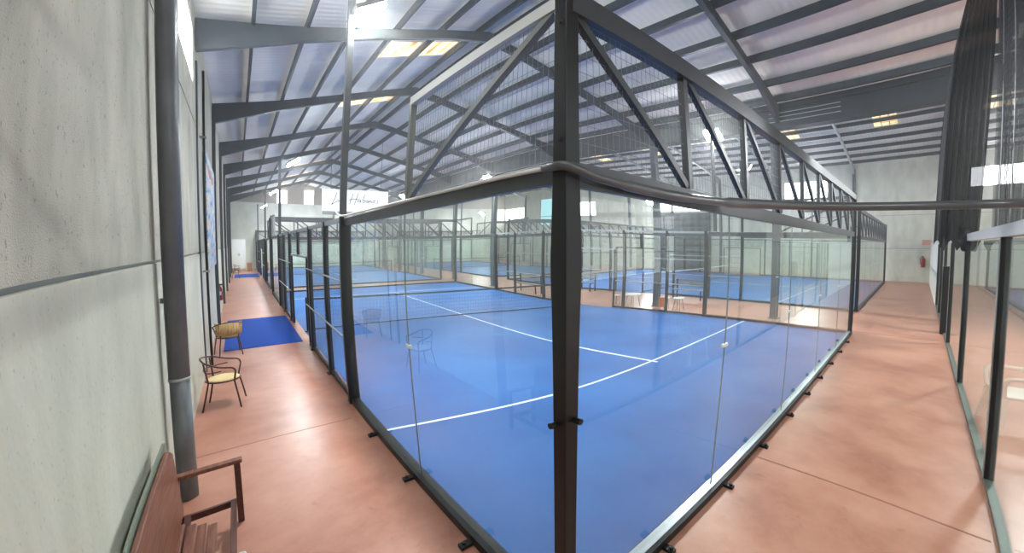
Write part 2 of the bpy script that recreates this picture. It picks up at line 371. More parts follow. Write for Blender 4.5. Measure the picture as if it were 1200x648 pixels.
# right nave
F2 = [-13.7, -8.1, -3.0, 2.55, 8.7, 14.3, 19.9, 25.5, 31.1, 36.7, 42.3]
for y in F2:
    rafter(y, [(12.75, 7.3, .5), (15, roof2(15)+.02, .2), (22, roof2(22)+.02, .18), (24, 10, .22), (26, roof2(26)+.02, .18), (31, roof2(31)+.02, .2), (XE, 8.65, .6)], .12, M['galv'])
    struct(MB().box(XE-.22, XE, y-.1, y+.1, 0, 8.5).build('wall_pillar', M['steel']))
# valley gutter girder and the row of columns under it
gm = MB().box(XV-.16, XV+.16, YS, YN, 6.62, 7.5)
gm.box(XV-.22, XV+.22, YS, YN, 6.60, 6.64).box(XV-.22, XV+.22, YS, YN, 7.28, 7.32)
struct(gm.build('ceiling_girder', M['girder']))
struct(MB().box(XV-.19, XV-.16, .4, 2.7, 6.84, 6.86).box(XV-.19, XV-.16, .4, 2.7, 7.0, 7.02).box(XV-.19, XV-.16, .4, 2.7, 7.14, 7.16).build('ceiling_girder_streak', M['galv']))  # thin bright streaks stand in for reflections on the girder
def hcol(x, y, w, d, m):
    """H-section column: flanges across x, web between"""
    return struct(MB().box(x-w/2, x-w/2+.02, y-d/2, y+d/2, 0, 6.62).box(x+w/2-.02, x+w/2, y-d/2, y+d/2, 0, 6.62).box(x-w/2, x+w/2, y-.012, y+.012, 0, 6.62)
                  .box(x-w/2-.05, x+w/2+.05, y-d/2-.05, y+d/2+.05, 0, .02).build('steel_pillar', m))
for y in (-14.6, -9): hcol(XV, y, .24, .24, M['steel'])
hcol(XV, 2.6, .2, .26, M['steel'])
struct(MB().box(XV-.1, XV+.1, 7.76, 8.04, 0, 6.62).box(XV-.15, XV+.15, 7.7, 8.1, 0, .03).build('steel_pillar', M['steel']))
for y in (13.8, 19.2, 24.4, 30.7, 36.3, 41.9): hcol(XV, y, .24, .28, M['steel'])
# skylights
k = n
for i in range(-2, 7):
    y0 = 9.65+5.6*i
    for (xa, xb) in ((1.86, 3.05), (3.15, 4.3)):
        z = lambda x: roof1(x)+.245
        w = struct(MB().quad((xa, y0, z(xa)), (xa, y0+1.15, z(xa)), (xb, y0+1.15, z(xb)), (xb, y0, z(xb))).build('window_%d' % k, M['sky'])); k += 1
for y0 in (-10.6, -5.1, -.5, 5.0, 10.6, 16.3, 22.0, 27.7, 33.4):
    for (xa, xb) in ((24.1, 25.35), (25.45, 26.7)):
        mb = MB(); z = lambda x: roof2(x)+.245
        for j in range(3):
            ya = y0+.4*j
            mb.quad((xa, ya, z(xa)), (xa, ya+.34, z(xa)), (xb, ya+.34, z(xb)), (xb, ya, z(xb)))
        struct(mb.build('window_%d' % k, M['sky'])); k += 1

# ------------------------------------------------------------------ padel cages
BL, BT = M['black'], M['black_top']
def wire_grid(mb, a, b, z0, z1, sp, sz, w):
    """welded mesh between two floor points a, b"""
    a = Vector((a[0], a[1], 0)); b = Vector((b[0], b[1], 0)); L = (b-a).length; nn = max(1, int(L/sp))
    for i in range(nn+1):
        p = a+(b-a)*(i/nn); mb.wire((p.x, p.y, z0), (p.x, p.y, z1), w)
    nz = max(1, int((z1-z0)/sz))
    for i in range(nz+1):
        z = z0+(z1-z0)*i/nz; mb.wire((a.x, a.y, z), (b.x, b.y, z), w)

def cage(x0, x1, y0, y1, label, near=False, seams=(2.03, 4.4, 6.8, 9.1), sp=.15, sz=.2, ww=.004, clamps=False, ends=(True, True), open_sides=True):
    R = thing('padel_cage', label, 'padel court cage', (x0, y0, 0))
    W, L = x1-x0, y1-y0; c = L/2
    P = R
    def B(name, m, mb, **k): return mb.build(name, m, P, **k)
    pw = .1
    H, T = 3.0, 4.05
    # corner posts
    for (x, y) in ((0, 0), (W, 0), (0, L), (W, L)):
        s = .1 if near and (x, y) == (0, 0) else .12
        B('post', BL if not near else BL, MB().box(x-s/2, x+s/2, y-s/2, y+s/2, 0, T+.05), bevel=.006 if near else 0)
    ys = [5.0, 6.75, 8.9]; ys = [v for v in ys if v < c-1.5]
    side_ys = ys + [L-v for v in ys[::-1]]
    for sx in (0, W):
        out = -1 if sx == 0 else 1
        for v in side_ys:
            big = v in (5.0, L-5.0)
            w_ = .2 if big else .11
            o = B('post', BL, MB().box(sx-w_/2*.9, sx+w_/2*.9, v-.05, v+.05, 0, 3.0), bevel=.004 if near else 0)
            MB().box(sx+out*.0-.09, sx+.09, v-.08, v+.08, 0, .015).build('base_plate', BL, o)
        # gateway: two jambs, a lintel and a stub over the net post
        for v in (c-1.75, c+1.75): B('gate_jamb', BL, MB().box(sx-.03, sx+.03, v-.03, v+.03, 0, 2.25))
        B('gate_lintel', M['rail'] if near else BL, MB().box(sx-.025, sx+.025, c-1.78, c+1.78, 2.22, 2.28))
        B('gate_stub', BL, MB().box(sx-.04, sx+.04, c-.05, c+.05, 2.28, 2.95))
        # top rails and middle rails
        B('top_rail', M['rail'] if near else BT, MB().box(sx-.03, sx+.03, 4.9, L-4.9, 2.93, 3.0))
        for (a, b) in ((5.05, c-1.78), (c+1.78, L-5.05)):
            for z in (1.07, 1.98): B('middle_rail', M['rail'], MB().tube([(sx+out*.055, a, z), (sx+out*.055, b, z)], .016, 6), smooth=True)
            B('base_rail', BL, MB().box(sx-.035, sx+.035, a, b, .02, .08))
        m1 = MB(); wire_grid(m1, (sx, 5.07), (sx, c-1.8), .1, 2.92, sp, sz, ww); B('mesh_panel', M['wire'], m1)
        m1 = MB(); wire_grid(m1, (sx, c+1.8), (sx, L-5.07), .1, 2.92, sp, sz, ww); B('mesh_panel', M['wire'], m1)
        m1 = MB(); wire_grid(m1, (sx, c-1.75), (sx, c+1.75), 2.3, 2.92, sp, sz, ww); B('mesh_panel', M['wire'], m1)
        # glass returns with chord beams, end trusses of one bay
        for (a, b, e0, e1) in ((.07, 4.93, 0, 2.2), (L-4.93, L-.07, L, L-2.2)):
            mid = a+2.2 if e0 == 0 else b-2.2
            B('glass_panel', M['glass'], MB().box(sx-.006, sx+.006, a, mid-.006, .09, 2.88))
            B('glass_panel', M['glass'], MB().box(sx-.006, sx+.006, mid+.006, b, .09, 2.88))
            B('seam_seal', M['seal'], MB().box(sx-.007, sx+.007, mid-.003, mid+.003, .09, 2.88))
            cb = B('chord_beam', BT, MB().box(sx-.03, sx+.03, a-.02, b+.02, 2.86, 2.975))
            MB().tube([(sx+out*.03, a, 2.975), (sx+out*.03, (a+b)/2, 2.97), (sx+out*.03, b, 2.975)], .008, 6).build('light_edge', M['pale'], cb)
            B('base_beam', BL, MB().box(sx-.06, sx+.06, a, b, 0, .085))
            o = B('glass_clip', M['white'], MB().box(sx-.016, sx+.016, mid-.05, mid+.05, 1.53, 1.56))
            B('truss_rail', M['pale'] if near and sx == 0 else BT, MB().box(sx-.035, sx+.035, min(e0, e1), max(e0, e1), 3.95, 4.03))  # near left rail coloured pale for the lamp's highlight on it
            B('truss_post', M['truss_lit'] if near and sx == 0 else BT, MB().box(sx-.03, sx+.03, e1-.03, e1+.03, 2.99, 4.0))
            B('truss_brace', M['truss_lit'] if near and sx == 0 else BT, MB().bar((sx, e1+(-.03 if e0 == 0 else .03), 3.0), (sx, e0+(.06 if e0 == 0 else -.06), 3.98), .05, .05))
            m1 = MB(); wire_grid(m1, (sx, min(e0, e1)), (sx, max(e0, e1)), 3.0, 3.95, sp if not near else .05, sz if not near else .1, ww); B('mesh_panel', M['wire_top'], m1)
    # glass end walls
    for sy, on in ((0, ends[0]), (L, ends[1])):
        if not on: continue
        out = -1 if sy == 0 else 1
        ss = [.07] + [v for v in seams if v < W-1] + [W-.07]
        for i in range(len(ss)-1):
            B('glass_panel', M['glass'], MB().box(ss[i]+.005, ss[i+1]-.005, sy-.006, sy+.006, .09, 2.88))
            if 0 < i: B('seam_seal', M['seal'], MB().box(ss[i]-.003, ss[i]+.003, sy-.007, sy+.007, .09, 2.86))
            if 0 < i: B('glass_clip', M['white'], MB().box(ss[i]-.05, ss[i]+.05, sy-.016, sy+.016, 1.6, 1.63))
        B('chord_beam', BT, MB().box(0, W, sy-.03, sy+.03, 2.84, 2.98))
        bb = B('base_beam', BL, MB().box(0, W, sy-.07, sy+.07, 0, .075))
        if near and sy == 0: MB().box(.05, W-.05, sy-.03, sy+.06, .0755, .082).build('beam_sheen', M['rail'], bb)  # silver strip stands in for the reflection along the base beam
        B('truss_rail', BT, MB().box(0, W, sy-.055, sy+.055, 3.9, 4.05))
        tv = [0]; 
        nb = max(3, round(W/1.235)); bay = W/nb
        for i in range(1, nb): B('truss_post', BT, MB().box(bay*i-.03, bay*i+.03, sy-.03, sy+.03, 2.99, 3.92))
        for i in range(nb):
            B('truss_brace', BT, MB().bar((bay*i+.05, sy, 3.93), (bay*(i+1)-.04, sy, 3.0), .05, .055))
        m1 = MB(); wire_grid(m1, (0, sy), (W, sy), 3.0, 3.9, sp if not near else .055, sz if not near else .1, ww); B('mesh_panel', M['wire_top'], m1)
    if clamps:
        for v in (.35, 1.11, 2.37, 3.63): B('floor_clamp', BL, MB().box(-.17, -.06, v-.035, v+.035, 0, .03).disc((-.13, v), .016, .03, .05, 8))
        for v in (1.1, 2.3, 3.4, 4.6, 5.7, 6.75, 7.9, 9.1, 10.3): B('floor_clamp', BL, MB().box(v-.03, v+.03, -.17, -.07, 0, .03).disc((v, -.14), .02, .03, .055, 8))
        B('bolt', BL, MB().tube([(-.10, .02, 1.57), (-.06, .02, 1.57)], .02, 8))
        B('bolt', BL, MB().tube([(.02, -.10, 1.6), (.02, -.06, 1.6)], .02, 8))
        B('bolt', BL, MB().tube([(-.075, -.02, 3.82), (-.06, -.02, 3.82)], .014, 8))
        B('bolt', BL, MB().tube([(-.075, -.02, 3.1), (-.06, -.02, 3.1)], .014, 8))
    return R

def carpet(x0, x1, y0, y1, label, m, lines=True, bow=0):
    R = thing('court_carpet', label, 'court carpet', (x0, y0, 0)); W, L = x1-x0, y1-y0
    MB().box(.03, W-.03, .05, L-.05, 0, .012).build('turf', m, R)
    if lines:
        z0, z1 = .012, .015
        MB().box(W/2-.03, W/2+.03, 3.15, L-3.3, z0, z1).build('court_line', M['line'], R)
        mb = MB(); N = 24
        pts = [(W*.998*i/N+.02, 3.3+bow*(max(0, 1-(W*i/N)/4.0)**2)) for i in range(N+1)]
        for i in range(N):
            (xa, ya), (xb, yb) = pts[i], pts[i+1]
            k = len(mb.v); mb.v += [(xa, ya-.028, z1), (xb, yb-.028, z1), (xb, yb+.028, z1), (xa, ya+.028, z1)]; mb.f.append((k, k+1, k+2, k+3))
        mb.build('court_line', M['line'], R)
        MB().box(.05, W-.05, L-3.33, L-3.27, z0, z1).build('court_line', M['line'], R)
    return R

def net(x0, x1, y, label):
    R = thing('padel_net', label, 'net', (x0, y, 0)); W = x1-x0; mb = MB()
    N = 40; top = lambda x: .96-.07*math.sin(PI*x/W)
    for i in range(int(W/.12)+1):
        x = min(W-.1, .1+i*.12); mb.wire((x, 0, .05), (x, 0, top(x)), .004)
    for k in range(7):
        for i in range(N):
            a = .1+(W-.2)*i/N; b = .1+(W-.2)*(i+1)/N
            mb.wire((a, 0, .05+(top(a)-.05)*k/7), (b, 0, .05+(top(b)-.05)*k/7), .004)
    mb.build('net_mesh', M['net'], R)
    m2 = MB()
    for i in range(N):
        a = .08+(W-.16)*i/N; b = .08+(W-.16)*(i+1)/N; m2.bar((a, 0, top(a)), (b, 0, top(b)), .014, .055)
    m2.build('net_tape', M['band'] if 'white' in label else M['net'], R)
    m3 = MB()
    for i in range(N):
        a = .08+(W-.16)*i/N; b = .08+(W-.16)*(i+1)/N; m3.bar((a, 0, .05), (b, 0, .05), .014, .03)
    m3.build('bottom_tape', M['net'], R)
    for x in (.06, W-.06):
        MB().tube([(x, 0, .012), (x, 0, 1.02)], .04, 10).box(x-.1, x+.1, -.1, .1, .012, .03).build('net_post', BL, R)
    return R

X1 = 11.5
carpet(-.0, X1, 0, 22.3, 'blue artificial turf of the nearest court with white service lines', M['turf'], bow=.3)
cage(-.08, X1, -.06, 22.3, 'nearest black glass and mesh court cage beside the terracotta corridor', near=True, seams=(2.1, 4.5, 6.8, 9.1), sp=.055, sz=.055, ww=.0028, clamps=True)
net(.05, X1-.1, 11.15, 'dark net across the middle of the nearest court')
carpet(16.1, 31.5, .3, 22.4, 'blue turf of the second court beyond the steel columns', M['turf'])
cage(16.1, 31.5, .3, 22.4, 'black court cage beyond the steel columns, next along the right corridor', seams=(2.6, 5.2, 7.7, 10.2, 12.8))
net(16.15, 31.4, 11.3, 'net with white tape on the second court beyond the columns')
carpet(0, X1, 24.6, 46.7, 'blue turf of the court behind the nearest court, under the white sign', M['turf'])
cage(0, X1, 24.6, 46.7, 'court cage straight behind the nearest court, along the left corridor', ww=.006)
net(.05, X1-.05, 35.6, 'net of the court straight behind the nearest court')
carpet(16.1, 27.6, 24.6, 46.7, 'blue turf of the farthest court, beside the far right windows', M['turf'])
cage(16.1, 27.6, 24.6, 46.7, 'farthest court cage, in the corner by the pale blue window', ww=.006)
net(16.15, 27.5, 35.6, 'net of the farthest court in the corner')
carpet(14.0, 32.0, -13.8, -4.5, 'grey-blue turf seen through the glass partition', M['turf2'], lines=False)

# cage of the fifth court (only its near glass side and corners are in view)
R5 = thing('padel_cage', 'dark court frame behind the glass partition on the right', 'padel court cage', (14, -4.5, 0))
for x in (0, 18): 
    for y in (0, -9.3): MB().box(x-.06, x+.06, y-.06, y+.06, 0, 3.0).build('post', BL, R5)
for i in range(6): MB().box(.08+3*i, 2.95+3*i, -.006, .006, .1, 2.7).build('glass_panel', M['glass'], R5)
MB().box(0, 18, -.06, .06, 0, .08).build('base_beam', BL, R5)
MB().box(17.95, 18.05, -9.3, 0, 0, .08).build('base_beam', BL, R5)
MB().box(0, 18, -.03, .03, 2.72, 2.82).build('top_rail', BL, R5)
MB().box(17.97, 18.03, -9.3, 0, 2.72, 2.82).build('top_rail', BL, R5)

# ------------------------------------------------------------------ flood-light poles
LIGHTS = []
def lamp_pole(x, y, zb, zt, dx, label, tilt=35, power=1):
    R = thing('lamp_pole', label, 'floodlight pole', (x, y, 0), 0)
    MB().box(-.05, .05, -.05, .05, zb, zt+.15).build('pole', M['black_top'], R)
    MB().bar((0, 0, zt+.05), (dx, 0, zt+.06), .04, .04).build('bracket', M['galv'], R)
    sg = 1 if dx > 0 else -1; tl = math.radians(tilt)
    h = MB().box(-.27, .27, -.31, .31, 0, .07).build('lamp_head', M['grey'], R); h.location = (dx, 0, zt); h.rotation_euler = (0, -sg*tl, 0)
    MB().box(-.25, .25, -.29, .29, -.06, 0).build('lens', M['lens'], h)
    l = bpy.data.lights.new('floodlight', 'AREA'); l.shape = 'RECTANGLE'; l.size = .4; l.size_y = .4; l.energy = 400*power; l.color = (.93, .97, 1.0); l.spread = math.radians(170)
    o = bpy.data.objects.new('floodlight', l); COL.objects.link(o); o.parent = R; o.location = (dx+math.sin(tl)*sg*.08, 0, zt-math.cos(tl)*.08); o.rotation_euler = (0, -sg*tl, 0)
    return R
lamp_pole(-.07, 5.15, 3.0, 6.55, .25, 'tall floodlight pole at the left side of the nearest court')
lamp_pole(X1+.05, 4.6, 3.0, 6.5, .16, 'floodlight pole with the big glare at the right side of the nearest court', tilt=-35)
lamp_pole(-.07, 17.3, 3.0, 6.1, .5, 'floodlight pole at the far left side of the nearest court')
lamp_pole(X1-.2, 17.3, 3.0, 6.0, -.5, 'floodlight pole at the far right side of the nearest court')
lamp_pole(0, 29.6, 3.0, 6.2, .5, 'floodlight pole on the left of the court behind')
lamp_pole(X1-.2, 29.6, 3.0, 6.3, -.95, 'floodlight pole right of the white sign, on the court behind')
lamp_pole(0, 41.7, 3.0, 6.2, .5, 'farthest floodlight pole along the left corridor')
lamp_pole(X1, 41.7, 3.0, 6.3, -.5, 'floodlight pole in the far middle of the hall')
lamp_pole(31.5, 21.0, 3.0, 6.3, -.5, 'floodlight pole beside the dark tarpaulin on the right wall')
lamp_pole(16.1, 17.4, 3.0, 6.2, .5, 'floodlight pole on the near side of the second court, far end')
lamp_pole(16.1, 5.3, 3.0, 6.2, .5, 'floodlight pole on the near side of the second court, close to the columns')
lamp_pole(31.5, 5.3, 3.0, 6.2, -.5, 'floodlight pole beside the right wall window')
lamp_pole(27.6, 43.4, 3.0, 6.1, -.5, 'floodlight pole in the far right corner of the hall')
lamp_pole(16.1, 29.6, 3.0, 6.2, .5, 'floodlight pole of the farthest court, near end')

lamp_pole(14.0, -4.7, 3.0, 6.2, -.5, 'fill floodlight pole added over the court behind the glass partition')  # added to brighten the right corridor floor
lamp_pole(5.5, -6.8, 0, 6.2, .5, 'unseen fill floodlight pole added behind the glass partition, out of the corridor', power=.35)  # weak extra lamp outside the view, put in as fill
lamp_pole(-.5, -9.0, 0, 6.2, .5, 'unseen fill floodlight pole added behind the viewpoint', power=.7)  # out-of-view lamp added for fill

# ------------------------------------------------------------------ right glass partition
YF = -2.28
G = thing('glass_partition', 'long glass partition with dark posts along the right corridor', 'glass partition', (0, YF, 0))
px = [-3.8, .3, 4.2, 8.0, 11.8, 15.0, 17.6, 20.2]
for x in px:
    MB().box(x-.035, x+.035, -.04, .04, .0, 2.68).build('post', M['black'], G, bevel=.004)
    MB().box(x-.035, x+.035, .041, .047, .05, 2.66).build('post_cover', M['grey'], G)
for i in range(len(px)-1): MB().box(px[i]+.06, px[i+1]-.06, -.006, .006, .06, 2.66).build('glass_panel', M['glass2'], G)
MB().box(px[0], 20.2, -.04, .04, 0, .05).build('sill', M['sill'], G)
MB().box(px[0], 20.2, -.05, .06, 2.68, 2.80).build('top_rail', M['pale'], G)
MB().box(13.2, 13.5, -.05, .12, 0, 2.0).build('door_edge', M['black'], G)
wp = MB().box(20.3, 33.4, YF-.05, YF+.05, 0, 2.85).box(20.3, 33.4, YF+.05, YF+.06, 1.35, 1.4).build('board_screen', M['white'])
tag(wp, 'tall white board screen at the end of the glass partition, by the far wall', 'screen')

# dark protective netting gathered beside the partition
NT = thing('hanging_net', 'dark folded protective net hanging from the roof over the glass partition', 'net', (0, 0, 0))
mb = MB(); rows = 30; cols = 60
def fold(u, v):
    """u along the bundle 0..1, v height 0..1"""
    z = 2.6+v*5.2+.10*math.sin(u*20)*(1-v)
    y = (-1.82-.1*v-.38*v**3)*(1-u)+(-2.44-.16*v)*u
    x = 8.5-.15*u + .16*math.sin(u*46+v*2.0) + .06*math.sin(u*97+1)
    return (x, y, z)
for i in range(cols):
    for j in range(rows):
        a, b = i/cols, (i+1)/cols; c, d = j/rows, (j+1)/rows
        mb.quad(fold(a, c), fold(b, c), fold(b, d), fold(a, d))
def m_netcloth(al=.95):
    m = bpy.data.materials.new('net_cloth'); m.use_nodes = True; nt = m.node_tree; b = nt.nodes['Principled BSDF']
    b.inputs['Base Color'].default_value = lin((17, 21, 25)); b.inputs['Roughness'].default_value = .9; b.inputs['Alpha'].default_value = al
    return m
mb.build('net_folds', m_netcloth(), NT, smooth=True)
mb = MB()
def thin(u, v): return (8.3-6.6*u, -2.62-.12*math.sin(u*14+v*3), 2.78+v*5.0)
for i in range(36): mb.tube([thin(i/36, k/6) for k in range(7)], .0025, 3)
for j in range(44): mb.tube([thin(k/24, j/44) for k in range(25)], .0025, 3)
mb.build('net_mesh', M['net'], NT)
mb = MB()
for u, r in ((.14, .005), (.3, .006), (.5, .005)):
    mb.tube([(8.3-6.6*u, -2.56, 2.8+k*.625) for k in range(9)], r, 5)
mb.build('lifting_cords', M['galv'], NT)
mb = MB()
for i in range(40):
    for j in range(10):
        def q2(a, b):
            u, v = a/40, b/10; return (8.4-6.5*u, -2.66-.10*math.sin(u*60), 5.9+.9*math.sin(u*3+.4)*.5-1.2*u+(2.1+1.1*u)*v)
        mb.quad(q2(i, j), q2(i+1, j), q2(i+1, j+1), q2(i, j+1))
mb.build('gathered_top', m_netcloth(.8), NT, smooth=True)
mb = MB()
for i in range(50):
    for j in range(8):
        def q3(a, b): return (8.3-6.6*a/50, -2.6-.07*math.sin(a*1.9), 2.78+5.0*b/8)
        mb.quad(q3(i, j), q3(i+1, j), q3(i+1, j+1), q3(i, j+1))
mb.build('fine_mesh', m_netcloth(.3), NT, smooth=True)
mb = MB()
for k in range(9): mb.tube([(8.2-k*.08, -2.2-.02*(k % 3), 2.95-.02*k), (8.15-k*.08, -2.2, 2.7), (8.1-k*.09, -2.22, 2.5+.06*(k % 3))], [.05, .06, .02], 6)
mb.build('net_tail', m_netcloth(), NT, smooth=True)

# sagging dark hose that runs along the cage and crosses the corridor
def smooth_path(P, n=8):
    out = []
    P = [Vector(p) for p in P]
    for i in range(len(P)-1):
        p0 = P[max(i-1, 0)]; p1 = P[i]; p2 = P[i+1]; p3 = P[min(i+2, len(P)-1)]
        for k in range(n):
            t = k/n; out.append(.5*((2*p1)+(-p0+p2)*t+(2*p0-5*p1+4*p2-p3)*t*t+(-p0+3*p1-3*p2+p3)*t**3))
    out.append(P[-1]); return out
tb = MB().tube(smooth_path([(-.155, .02, 2.945), (-.15, -.14, 2.94), (.08, -.16, 2.895), (.5, -.155, 2.885), (1.0, -.155, 2.895), (1.72, -.19, 2.93), (2.25, -.32, 2.96), (2.75, -.6, 2.98), (3.2, -1.05, 2.99), (3.55, -1.55, 3.0), (3.75, -2.05, 3.0), (3.88, -2.5, 3.0), (4.0, -4.4, 3.0)]), [.026]*20+[.034]*20+[.046]*57, 10).build('black_hose', M['hose'], smooth=True)
tag(tb, 'thick dark hose sagging from the corner post across the right corridor', 'hose')
tb = MB().tube(smooth_path([(-.135, .06, 2.95), (-.13, 1.2, 2.965), (-.13, 2.6, 2.985), (-.13, 3.9, 3.0), (-.16, 4.85, 3.01), (-.22, 5.05, 3.08), (-.2, 5.28, 2.98), (-.1, 5.3, 3.02)]), .014, 6).build('white_cable', M['cordw'], smooth=True)
tag(tb, 'thin white cable tied along the top of the nearest cage', 'cable')

# ------------------------------------------------------------------ left corridor
tag(MB().box(-1.95, -.2, 9.9, 14.5, 0, .01).build('entrance_mat', M['mat_blue']), 'blue mat on the floor at the gate of the nearest court', 'mat')
tag(MB().box(-1.9, -.2, 35.2, 39.5, 0, .01).build('entrance_mat', M['mat_blue']), 'far blue mat at the end of the left corridor', 'mat')
# rain downpipe
dp = thing('drain_pipe', 'thick grey drain pipe standing against the left wall behind the bench', 'pipe', (-2.075, 3.42, 0))
MB().tube([(0, 0, .0), (0, 0, 1.25)], .076, 24).build('pipe_section', M['pvc'], dp, smooth=True)
MB().tube([(0, 0, 1.25), (0, 0, 6.9)], .08, 24).build('pipe_section', M['pvc'], dp, smooth=True)
MB().tube([(0, 0, 1.23), (0, 0, 1.26)], .084, 24).build('coupling', M['galv'], dp, smooth=True)
for z in (2.0, 5.0): MB().box(-.11, .0, .07, .1, z, z+.05).build('bracket', M['grey'], dp)
dt = thing('black_conduit', 'thin black pipe up the left wall, just before the banner', 'pipe', (-2.11, 8.75, 0))
MB().tube([(0, 0, 0), (0, 0, 6.2)], .022, 8).build('pipe_section', M['black'], dt, smooth=True)
for z in (2.0, 4.8): MB().box(-.07, .04, -.04, .04, z, z+.04).build('bracket', M['grey'], dt)
# banner
bn = thing('wall_banner', 'faded printed banner with pale blue picture high on the left wall', 'banner', (-2.13, 11.4, 3.35))
MB().box(-.01, .01, -1.7, 1.7, -1.35, 1.35).build('print', M['banner'], bn)
mb = MB()
for i, (y, z, w) in enumerate(((-1.2, 1.05, .3), (-.75, 1.02, .36), (-.25, 1.06, .28), (.2, .98, .4), (.7, 1.04, .3))): mb.box(.011, .014, y, y+w, z-.12, z+.1)
mb.build('heading', M['red'], bn)
# red extinguisher on the far wall column
def extinguisher(loc, rz, label, s=1):
    R = thing('fire_extinguisher', label, 'fire extinguisher', loc, rz)
    MB().tube([(0, 0, 0), (0, 0, .02), (0, 0, .45*s), (0, 0, .52*s), (0, 0, .56*s)], [.07*s, .085*s, .085*s, .06*s, .025*s], 16).build('cylinder_body', M['red'], R, smooth=True)
    MB().tube([(0, 0, .56*s), (0, 0, .62*s)], .022*s, 8).box(-.02*s, .1*s, -.012*s, .012*s, .60*s, .635*s).build('valve', M['black'], R)
    MB().tube([(.03*s, 0, .6*s), (.13*s, 0, .5*s), (.12*s, 0, .25*s), (.1*s, 0, .15*s)], .012*s, 6).build('hose', M['black'], R)
    MB().box(-.05*s, .05*s, -.09*s, -.082*s, .2*s, .35*s).build('label_plate', M['white'], R)
    return R
extinguisher((-2.11, 14.3, .75), 0, 'red fire extinguisher hanging on the left wall past the banner', .85)
extinguisher((33.38, -1.85, 1.1), PI/2, 'red fire extinguisher on the far right wall', 1.25)
tag(MB().box(33.46, 33.49, -2.25, -1.75, 2.7, 3.05).build('safety_sign', mat('faded_red', (206, 150, 138), .7)), 'small faded red sign above the extinguisher on the right wall', 'sign')
# far end of left corridor
wb = thing('white_cabinet', 'tall white cabinet at the far end of the left corridor', 'cabinet', (-1.55, 44.3, 0))
MB().box(-.56, .56, -.25, .25, .3, 3.1).box(-.56, -.5, -.25, .25, 0, .3).box(.5, .56, -.25, .25, 0, .3).build('cabinet_body', M['white'], wb)
MB().box(-.54, -.01, -.265, -.252, .34, 3.06).build('door', M['white'], wb); MB().box(.01, .54, -.265, -.252, .34, 3.06).build('door', M['white'], wb)
MB().box(-.06, -.03, -.29, -.265, 1.5, 1.75).box(.03, .06, -.29, -.265, 1.5, 1.75).build('handle', M['grey'], wb)
bx = thing('cardboard_box', 'brown cardboard box on the floor beside the white cabinet', 'box', (-.72, 43.8, 0))
MB().box(-.2, .2, -.2, .2, 0, .8).build('carton', M['cardboard'], bx)
MB().box(-.2, 0, -.2, .2, .8, .82).box(.0, .2, -.2, .2, .8, .815).build('flap', M['cardboard'], bx)

# armchairs with tubular frame
def armchair(loc, rz, label, seatm, back=None, group=None):
    R = thing('metal_armchair', label, 'chair', loc, rz, group)
    # faces +x; hoop back and arms in one bent tube
    hoop = smooth_path([(.2, -.24, .60), (.16, -.27, .66), (0, -.28, .69), (-.18, -.22, .76), (-.27, 0, .80), (-.18, .22, .76), (0, .28, .69), (.16, .27, .66), (.2, .24, .60)])
    MB().tube(hoop, .013, 8).build('arm_hoop', M['brown'], R, smooth=True)
    lo = smooth_path([(.02, -.26, .62), (-.15, -.22, .6), (-.24, 0, .62), (-.15, .22, .6), (.02, .26, .62)])
    MB().tube(lo, .009, 6).build('lower_hoop', M['brown'], R, smooth=True)
    ring = [(.22*math.cos(t*PI/10), .22*math.sin(t*PI/10), .43) for t in range(20)]
    MB().tube(ring, .012, 8, closed=True).build('seat_ring', M['brown'], R, smooth=True)
    n = 20; mb = MB(); k0 = 0
    prof = [(.0, .465), (.12, .468), (.19, .46), (.212, .445), (.2, .43), (.0, .428)]
    for r, z in prof:
        for t in range(n): mb.v.append((r*math.cos(2*PI*t/n), r*math.sin(2*PI*t/n), z))
    for i in range(len(prof)-1):
        for t in range(n): mb.f.append((i*n+t, i*n+(t+1) % n, (i+1)*n+(t+1) % n, (i+1)*n+t))
    mb.build('seat', seatm, R, smooth=True)
    for s in (-1, 1):
        MB().tube([(.2, .24*s, .60), (.17, .2*s, .43), (.21, .23*s, .2), (.24, .25*s, 0)], .012, 8).build('leg', M['brown'], R, smooth=True)
        MB().tube([(-.2, .2*s, .75), (-.16, .17*s, .43), (-.2, .2*s, .2), (-.24, .22*s, 0)], .012, 8).build('leg', M['brown'], R, smooth=True)
    if back:
        mb = MB()
        for i in range(12):
            t0 = PI*.62+i*(PI*.76)/12; t1 = t0+PI*.76/12
            for (ra, rb) in ((.262, .262),):
                mb.quad((.27*math.cos(t0), .27*math.sin(t0), .5), (.27*math.cos(t1), .27*math.sin(t1), .5), (.285*math.cos(t1), .285*math.sin(t1), .78), (.285*math.cos(t0), .285*math.sin(t0), .78))
        o = mb.build('back_panel', back, R, smooth=True); sm = o.modifiers.new('thick', 'SOLIDIFY'); sm.thickness = .03
    return R
armchair((-1.84, 6.05, 0), math.radians(-8), 'brown tubular armchair with cream round seat by the left wall', M['cream'])
armchair((-1.83, 9.55, 0), math.radians(100), 'armchair with tan padded back, behind the cream-seated one', M['tan'], M['tan'])
armchair((-1.8, 34.5, 0), 0, 'small brown armchair far down the left corridor beside the far mat', M['tan'])
armchair((-1.75, 41.5, 0), .2, 'brown armchair farthest down the left corridor, before the white cabinet', M['tan'])

